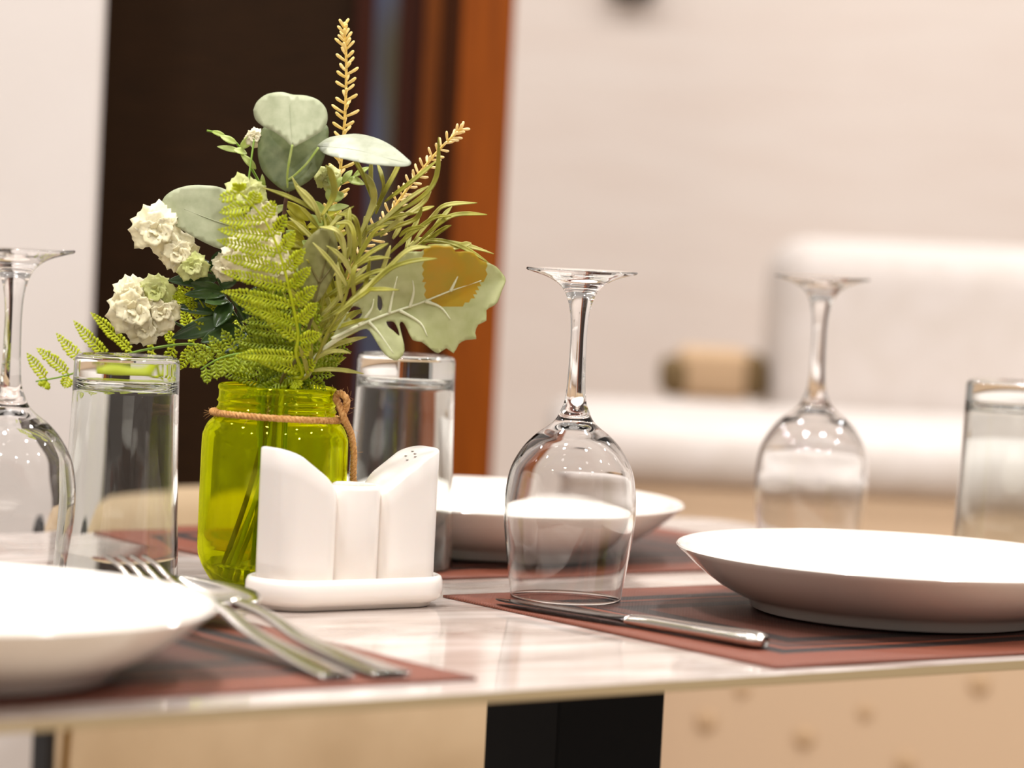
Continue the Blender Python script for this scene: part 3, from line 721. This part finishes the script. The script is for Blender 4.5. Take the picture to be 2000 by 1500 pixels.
outleaf(dl, 'leaf', ol, lambda x, y: -.036+.018*((x-650)/330)-.006*math.sin((x-650)/50)*((y-600)/90)-.010*abs((y-(660-.36*(x-650)))/110), M['miller'], sub=2, step=8,
        holes=[[(680, 608), (690, 598), (704, 602), (707, 614), (698, 624), (684, 624)], [(738, 576), (745, 582), (747, 598), (742, 607), (737, 598)], [(754, 628), (768, 628), (776, 640), (780, 656), (768, 646), (758, 638)]],
        veins=[[(648, 662), (700, 636), (760, 612), (820, 592), (880, 568), (940, 548)], [(760, 612), (766, 580), (776, 540)], [(800, 600), (808, 570), (806, 548)], [(830, 588), (860, 600), (880, 624)], [(780, 606), (820, 630), (834, 656)], [(720, 628), (740, 650), (768, 690)], [(700, 636), (724, 606), (730, 584)], [(880, 568), (888, 552), (894, 540)]], patch=patch, pm=M['millerb'], vw=.0011)
# --- ferns
def pinna(mb, p0, d, ln, nrm, w=.0045, curve=.0):
    k = max(5, int(ln/.0021)); P = []
    sd0 = d.cross(nrm).normalized()
    for i in range(k+1):
        u = i/k; P.append(p0+d*ln*u+sd0*curve*ln*u*u)
    mb.add(ribbon(P, [.00055*(1-.6*i/k) for i in range(k+1)], 0, nrm, 1))
    for i in range(1, k+1):
        u = i/k; p = P[i]; t = (P[min(i+1, k)]-P[i-1]).normalized(); sd = t.cross(nrm).normalized()
        wl = w*(math.sin(math.pi*min(1, .18+u*.8))**.8)*random.uniform(.85, 1.1)
        for sg in (1, -1):
            dd = (sd*sg*.86+t*.5).normalized(); s2 = dd.cross(nrm).normalized(); e_ = random.uniform(-.25, .35)
            b0 = p; h_ = .00048
            a_ = b0+s2*h_; c_ = b0-s2*h_; m1 = b0+dd*wl*.55+s2*h_*1.25+nrm*wl*.12*e_; m2 = b0+dd*wl*.55-s2*h_*1.25+nrm*wl*.12*e_; tp_ = b0+dd*wl+nrm*wl*e_
            f1 = b0+dd*wl*.75+s2*h_*2.4+nrm*wl*.2*e_; f2 = b0+dd*wl*.75-s2*h_*2.4+nrm*wl*.2*e_
            mb.add(([a_, c_, m2, m1, tp_, f1, f2], [(0, 1, 2, 3), (3, 2, 4), (3, 4, 5), (2, 6, 4)]))
def frond(root, name, pts, sides, m, sm, n, w=.0046, dep=0., start=.1, fwd=.55, rr=(.0014, .0005), lowp=None):
    P = smoothpath([q(*p) for p in pts], 8) if lowp is None else stempath(pts, lowp)
    addtube(root, 'stem', P, rr[0], rr[1], sm)
    cum = [0]
    for i in range(1, len(P)): cum.append(cum[-1]+(P[i]-P[i-1]).length)
    mb = MB()
    for k in range(n):
        u = start+(1-start)*(k+.5)/n; s = u*cum[-1]; i = max(j for j in range(len(P)-1) if cum[j] <= s); p = P[i].lerp(P[i+1], (s-cum[i])/(cum[i+1]-cum[i])); t = (P[i+1]-P[i]).normalized()
        sd = t.cross(CAMD).normalized(); v_ = (k+.5)/n
        for sg, fn, tilt in sides:
            ln = fn(v_)
            if ln <= .002: continue
            d = (sd*sg+t*fwd+CAMD*tilt).normalized()
            nrm = (CAMD-d*CAMD.dot(d)).normalized()
            pinna(mb, p, d, ln*random.uniform(.94, 1.06), nrm, w, random.uniform(-.1, .1))
    return mb.build(name, m, root, thick=.00025)
fr = sprig('fern_frond', 'bright lime fern frond standing upright in front of the bouquet', 'fern', group='lime green fern fronds')
frond(fr, 'foliage', [(590, 735, -.020), (578, 690, -.030), (582, 650, -.034), (566, 570, -.040), (548, 500, -.044), (520, 436, -.048), (482, 388, -.050), (452, 366, -.050)],
      [(-1, lambda v: .040*math.sin(math.pi*(.18+.78*v))**.8, .12), (1, lambda v: .020*math.sin(math.pi*(.1+.85*v)), .55)], M['fern'], M['fern'], 13, .0050, start=.46, lowp=(-.022, -.014, .012, .004, -.016))
fr = sprig('fern_frond', 'lime fern frond arching far left behind the left tumbler', 'fern', group='lime green fern fronds')
frond(fr, 'foliage', [(560, 740, .004), (520, 722, .014), (479, 711, .024), (424, 686, .036), (380, 673, .044), (325, 676, .054), (240, 694, .062), (138, 731, .070), (70, 745, .074)],
      [(1, lambda v: .012+.026*math.sin(math.pi*(.22+.72*v)), .0), (-1, lambda v: .018*math.sin(math.pi*(.2+.75*v)), .1)], M['fern'], M['stem'], 11, .0046, start=.50, fwd=.62, lowp=(.010, -.004, .010, -.010, -.004))
fr = sprig('fern_frond', 'darker green fern frond low over the mouth of the jar', 'fern', group='lime green fern fronds')
frond(fr, 'foliage', [(600, 740, -.012), (590, 710, -.018), (586, 660, -.020), (584, 600, -.020), (570, 548, -.020)],
      [(-1, lambda v: .044*(1-.35*v), .1), (1, lambda v: .014, .4)], M['fern2'], M['stem'], 12, .0050, start=.56, fwd=.10, lowp=(-.004, .002, .010, .000, -.010))
fr = sprig('fern_frond', 'small drooping fern frond spreading left just above the jar rim', 'fern', group='lime green fern fronds')
frond(fr, 'foliage', [(570, 735, -.008), (530, 700, -.018), (480, 690, -.022), (430, 700, -.024), (392, 722, -.024)],
      [(-1, lambda v: .018*(1-.5*v), .1), (1, lambda v: .022*(1-.4*v), .2)], M['fern2'], M['stem'], 12, .0044, start=.60, fwd=.4, lowp=(-.010, -.002, .010, -.006, -.012))
fr = sprig('fern_frond', 'small fern tip curling up in front of the white flowers', 'fern', group='lime green fern fronds')
frond(fr, 'foliage', [(540, 735, .002), (470, 705, .010), (430, 660, .014), (408, 620, .012), (385, 580, .010), (350, 560, .010)],
      [(-1, lambda v: .010, .1), (1, lambda v: .010, .2)], M['fern'], M['fern'], 16, .0030, start=.66, fwd=.6, lowp=(.002, .004, .010, -.012, .002))
fr = sprig('fern_frond', 'short green fern frond leaning right over the jar rim', 'fern', group='lime green fern fronds')
frond(fr, 'foliage', [(598, 738, -.004), (612, 712, .002), (630, 690, .004), (650, 660, .006)],
      [(-1, lambda v: .012, .1), (1, lambda v: .014, .2)], M['fern2'], M['stem'], 9, .0036, start=.72, fwd=.5, lowp=(.004, .002, .010, .006, -.004))
# --- needle sprigs
LV = [[(650, 580), (770, 300), (760, 160), (700, 40)], [(790, 400), (855, 200), (840, 60), (800, -60)], [(790, 350), (880, 180), (985, -20), (990, -120)],
      [(780, 520), (1050, 290), (1260, 150)], [(870, 290), (1100, 120), (1340, -80)], [(900, 430), (1200, 250), (1330, 60), (1350, -280)],
      [(1130, 640), (1300, 420), (1420, 320), (1690, 300)], [(1180, 640), (1400, 450), (1550, 400), (1780, 405)], [(1200, 680), (1350, 560), (1460, 500)],
      [(1420, 690), (1540, 682), (1640, 660)], [(1000, 600), (1080, 540), (1230, 510)], [(500, 1230), (850, 930), (1080, 720), (1280, 695)], [(700, 1090), (900, 900), (1100, 820), (1335, 795)],
      [(430, 1300), (700, 1100), (800, 1070), (1000, 1075)], [(520, 860), (500, 640), (430, 540), (290, 515)], [(600, 850), (600, 600), (550, 480), (430, 490)],
      [(650, 700), (640, 560), (590, 430), (440, 400)], [(300, 480), (230, 290), (90, 150)], [(280, 520), (200, 420), (110, 330)], [(310, 420), (420, 230), (400, 60), (350, -30)],
      [(500, 1200), (460, 1000), (450, 820)], [(600, 1160), (590, 950), (620, 850)], [(680, 1090), (720, 950), (740, 800)], [(820, 960), (870, 850), (920, 680)],
      [(580, 880), (750, 740), (900, 660)], [(900, 450), (1150, 380), (1310, 330)], [(940, 620), (1000, 520), (1020, 400)], [(830, 600), (1000, 450), (1200, 310), (1280, 200)],
      [(700, 560), (900, 440), (1130, 390)], [(760, 600), (950, 520), (1150, 440), (1200, 330)], [(1000, 680), (1100, 560), (1180, 430)], [(640, 780), (700, 560), (690, 420)],
      [(560, 920), (650, 760), (780, 560), (900, 500)], [(540, 800), (560, 620), (520, 420)], [(900, 760), (1080, 600), (1300, 440), (1460, 420)], [(620, 640), (560, 480), (560, 340)], [(1250, 680), (1400, 700), (1560, 690)]]
grp = [([(600, 720, -.012), (632, 640, -.014), (668, 560, -.012), (700, 470, -.008), (735, 400, -.004)], [0, 1, 2, 3, 4, 5, 27, 28, 29, 31], 'needle leaved sprig with long olive leaves pointing up and right', (-.026, -.012, .012, .008, -.006), -.006),
       ([(606, 725, -.004), (650, 640, .0), (720, 560, .006), (790, 500, .010), (840, 460, .012)], [6, 7, 8, 9, 10, 25, 26, 30, 34, 36], 'needle leaved sprig whose curved leaves reach furthest right', (-.020, -.016, .010, .009, .000), .006),
       ([(600, 735, -.022), (640, 650, -.032), (668, 600, -.036), (690, 520, -.036)], [11, 12, 13, 20, 21, 22, 23, 24, 32], 'needle leaved sprig lying over the base of the broad scalloped leaf', (.000, -.008, .009, .006, -.012), -.040),
       ([(592, 720, -.010), (622, 620, -.020), (640, 540, -.026), (640, 470, -.028), (632, 420, -.024)], [14, 15, 16, 17, 18, 19, 33, 35], 'needle leaved sprig with leaves arching left over the olive leaf', (.002, -.004, .009, .004, -.008), -.032)]
for pts_, idx, lb, low, dz in grp:
    r = sprig('needle_leaf_sprig', lb, 'foliage', group='needle leaved olive sprigs')
    P = stempath(pts_, low); addtube(r, 'stem', P, .0013, .0008, M['rose'])
    rnd = random.Random(len(idx)*7+idx[0])
    for _ in range(15):
        i0 = rnd.randint(int(len(P)*.50), len(P)-2); p = P[i0]; t = (P[i0+1]-P[i0-1]).normalized(); sd = t.cross(CAMD).normalized()*rnd.choice((-1, 1))
        dd = (t*.9+sd*rnd.uniform(.3, .8)+CAMD*rnd.uniform(-.5, .5)).normalized(); l = rnd.uniform(.020, .036); bend = (sd*rnd.uniform(-.25, .5)+Vector((0, 0, rnd.uniform(-.4, .1))))*l
        Q = [p+dd*l*u/12+bend*(u/12)**2 for u in range(13)]; mb = MB(); k = 13
        mb.add(ribbon(Q, [.0013*min(1, (.35+2.5*j/k), (k-1-j)/k*4+.12) for j in range(k)], .35, CAMD+Vector((rnd.uniform(-.5, .5), 0, .4)), 4)); mb.build('leaf', M['rose'] if _ % 3 else M['rose2'], r, thick=.0005)
    for n_, i in enumerate(idx):
        pp = [(560+.22*a, 330+.22*b_) for a, b_ in LV[i]]; k = len(pp)
        d_ = dz+random.uniform(-.008, .008)
        Q = smoothpath([q(x, y, d_+.004*random.uniform(-1, 1)*j-.0015*j) for j, (x, y) in enumerate(pp)], 6); k = len(Q)
        wmax = .00185 if i in (0, 9, 19, 36) else .00135
        mb = MB(); mb.add(ribbon(Q, [wmax*min(1, (.35+2.5*j/k), (k-1-j)/k*4+.12) for j in range(k)], .35, CAMD+Vector((random.uniform(-.5, .5), 0, .4)), 4)); 
        mb.build('leaf', M['rose'] if n_ % 3 else M['rose2'], r, thick=.0005)
# --- small leaved stems
def leafsprig(name, label, cat, low, stem, leaves, m, sm, group=None, wf=.32):
    r = sprig(name, label, cat, group=group); P = stempath(stem, low); addtube(r, 'stem', P, .0011, .0006, sm)
    for (a, b_, w_) in leaves:
        A_, B_ = q(*a), q(*b_); mid = (A_+B_)/2+CAMD*.0015
        Q = smoothpath([A_, mid, B_], 6); k = len(Q); mb = MB()
        mb.add(ribbon(Q, leafw(k, w_/FPX*JY, .85), .3, CAMD+Vector((random.uniform(-.5, .5), 0, random.uniform(-.2, .6))), 4, ruffle=.04)); mb.build('leaf', m, r, thick=.0003)
    return r
leafsprig('small_leaf_sprig', 'thin stem with small pale green leaves arching out to the upper left', 'foliage', (-.002, .006, .009, -.004, .006), [(552, 620, .01), (535, 480, .008), (520, 390, .006), (492, 330, .004), (462, 280, .002), (430, 262, 0), (404, 255, 0)],
          [((462, 280, 0), (430, 266, -.002), 7), ((470, 290, 0), (500, 262, -.002), 9), ((440, 266, 0), (412, 256, 0), 5), ((482, 300, .0), (456, 292, -.003), 8), ((500, 330, .0), (470, 300, -.003), 7), ((470, 296, 0), (424, 286, .0), 6), ((520, 390, .002), (500, 352, 0), 7), ((528, 420, .002), (560, 400, .0), 8), ((516, 370, .002), (512, 340, 0), 5), ((535, 470, .002), (508, 452, 0), 9), ((540, 470, .002), (575, 450, 0), 9)], M['sprout'], M['stem'], 'small pale leaf stems')
leafsprig('small_leaf_sprig', 'thin stem with small oval pale leaves between the tall spike and the needle leaves', 'foliage', (.002, .008, .009, .004, .008), [(590, 620, .012), (615, 500, .010), (636, 420, .006), (655, 370, .004), (690, 345, .002), (714, 335, .0)],
          [((690, 345, 0), (722, 326, 0), 6), ((680, 350, 0), (712, 360, 0), 9), ((670, 356, 0), (688, 332, 0), 7), ((655, 372, 0), (640, 340, 0), 7), ((650, 390, 0), (672, 378, 0), 11), ((640, 410, 0), (682, 402, -.003), 8), ((636, 420, 0), (612, 392, 0), 9), ((630, 440, .002), (600, 420, 0), 9), ((626, 460, .002), (664, 440, 0), 9), ((618, 490, .002), (590, 470, 0), 10), ((612, 510, .002), (648, 490, 0), 10), ((645, 395, .0), (640, 366, 0), 7), ((606, 540, .002), (576, 520, .0), 11), ((655, 370, 0), (668, 345, 0), 7)], M['sprout'], M['stem'], 'small pale leaf stems')
leafsprig('dark_leaf_sprig', 'stem of glossy dark green leaves tucked under the white flowers', 'foliage', (.002, .010, .009, -.010, .008), [(530, 720, .014), (490, 660, .018), (450, 600, .018), (425, 545, .014), (405, 510, .012)],
          [((425, 545, .012), (328, 548, .006), 15), ((440, 580, .014), (372, 552, .004), 17), ((450, 600, .014), (342, 600, .010), 16), ((460, 620, .014), (335, 660, .012), 20), ((470, 640, .014), (392, 668, .006), 18), ((450, 590, .014), (420, 640, .004), 18), ((415, 525, .012), (372, 510, .008), 13), ((412, 520, .012), (445, 488, .008), 12), ((430, 560, .012), (470, 530, .010), 16), ((445, 585, .014), (400, 590, .002), 18), ((480, 650, .014), (430, 690, .01), 18), ((440, 575, .012), (360, 575, .002), 13), ((470, 630, .016), (500, 560, .012), 18), ((490, 660, .016), (530, 600, .012), 18)], M['dark'], M['stemd'])
leafsprig('filler_sprig', 'leafy yellow green filler stem deep in the middle of the bouquet', 'foliage', (.006, .010, .009, .006, .010), [(598, 700, .014), (612, 620, .016), (622, 540, .016), (620, 470, .016), (610, 420, .016)],
          [((600+random.uniform(-10, 20), y_, .014), (600+sg*random.uniform(40, 85), y_-random.uniform(15, 45), .010+random.uniform(-.01, .01)), random.uniform(8, 14)) for y_ in range(430, 740, 13) for sg in (-1, 1)], M['yellowg'], M['stem'])
# --- white flowers
def flower(root, px, py, dz, rpx, m, ng=8):
    c = q(px, py, dz); R = rpx*.9/FPX*JY; mb = MB()
    for ring, (cnt, tilt, sc) in enumerate(((5, -.05, 1.35), (5, .45, .85), (3, 1.0, .45))):
        for k in range(cnt):
            a = 2*math.pi*(k+.5*ring)/cnt+random.uniform(-.25, .25)
            rad = (R0*math.cos(a)+Vector((0, .25, 1)).normalized()*math.sin(a)).normalized()
            d = (rad*math.cos(tilt)+CAMD*math.sin(tilt)).normalized(); nn = (CAMD*math.cos(tilt)-rad*math.sin(tilt))
            l = R*sc*random.uniform(.85, 1.1)
            Q = [c+d*l*u+nn*((-.3+.1*ring)*l*u*u) for u in [j/7 for j in range(8)]]
            mb.add(ribbon(Q, [l*.50*max(.2, math.sin(math.pi*min(.97, .12+.70*(j/7)))**.6)*(1+.10*(j % 2)) for j in range(8)], (.22 if ring < 2 else -.3), nn, 6, ruffle=.13))
    mb.build('flower', m, root, thick=.0003)
def flowerstem(label, low, stem, fl, extra=()):
    r = sprig('white_flower_stem', label, 'flower', group='white flower stems'); P = stempath(stem, low); addtube(r, 'stem', P, .0011, .0007, M['stemd'])
    for (px, py, dz, rp, mm) in fl: flower(r, px, py, dz, rp, M[mm])
    mb = MB()
    for a, b_ in extra: mb.add(tube(smoothpath([q(*a), (q(*a)+q(*b_))/2+Vector((0, 0, .0015)), q(*b_)], 4), .0006, 6))
    if extra: mb.build('flower_stalk', M['stem'], r)
flowerstem('white flowers at the far left above the eucalyptus leaf edge', (.000, .008, .009, -.008, .006), [(520, 700, .012), (470, 610, .014), (425, 545, .012), (390, 500, .010), (345, 465, .008)],
           [(306, 448, .004, 44, 'petal'), (348, 492, .004, 34, 'petal'), (376, 520, .0, 24, 'petalg'), (440, 520, .004, 26, 'petal')], [((390, 500, .010), (376, 520, .0)), ((380, 495, .010), (348, 492, .004)), ((410, 530, .010), (440, 520, .004))])
flowerstem('low cluster of cream flowers just above the left tumbler', (.004, .010, .009, -.010, .010), [(510, 712, .014), (430, 680, .016), (370, 645, .014), (320, 620, .012), (285, 605, .012)],
           [(264, 604, .002, 46, 'petal'), (258, 578, .006, 32, 'petal'), (304, 566, .006, 30, 'petalg'), (316, 608, .004, 30, 'petal'), (286, 640, .004, 32, 'petal')], [((320, 620, .012), (304, 566, .006)), ((330, 624, .012), (316, 608, .006))])
flowerstem('white flowers half hidden behind the upright lime fern', (.002, .004, .009, -.002, .002), [(560, 650, -.006), (535, 560, -.014), (510, 500, -.020)],
           [(500, 492, -.024, 44, 'petal'), (540, 520, -.020, 30, 'petal'), (462, 500, -.018, 26, 'petal'), (482, 380, -.020, 34, 'petalg'), (508, 420, -.020, 28, 'petal'), (497, 268, -.004, 16, 'petal'), (640, 350, .0, 22, 'petalg')], [((510, 500, -.02), (482, 380, -.02)), ((482, 380, -.02), (497, 268, -.004)), ((510, 500, -.02), (540, 520, -.02))])
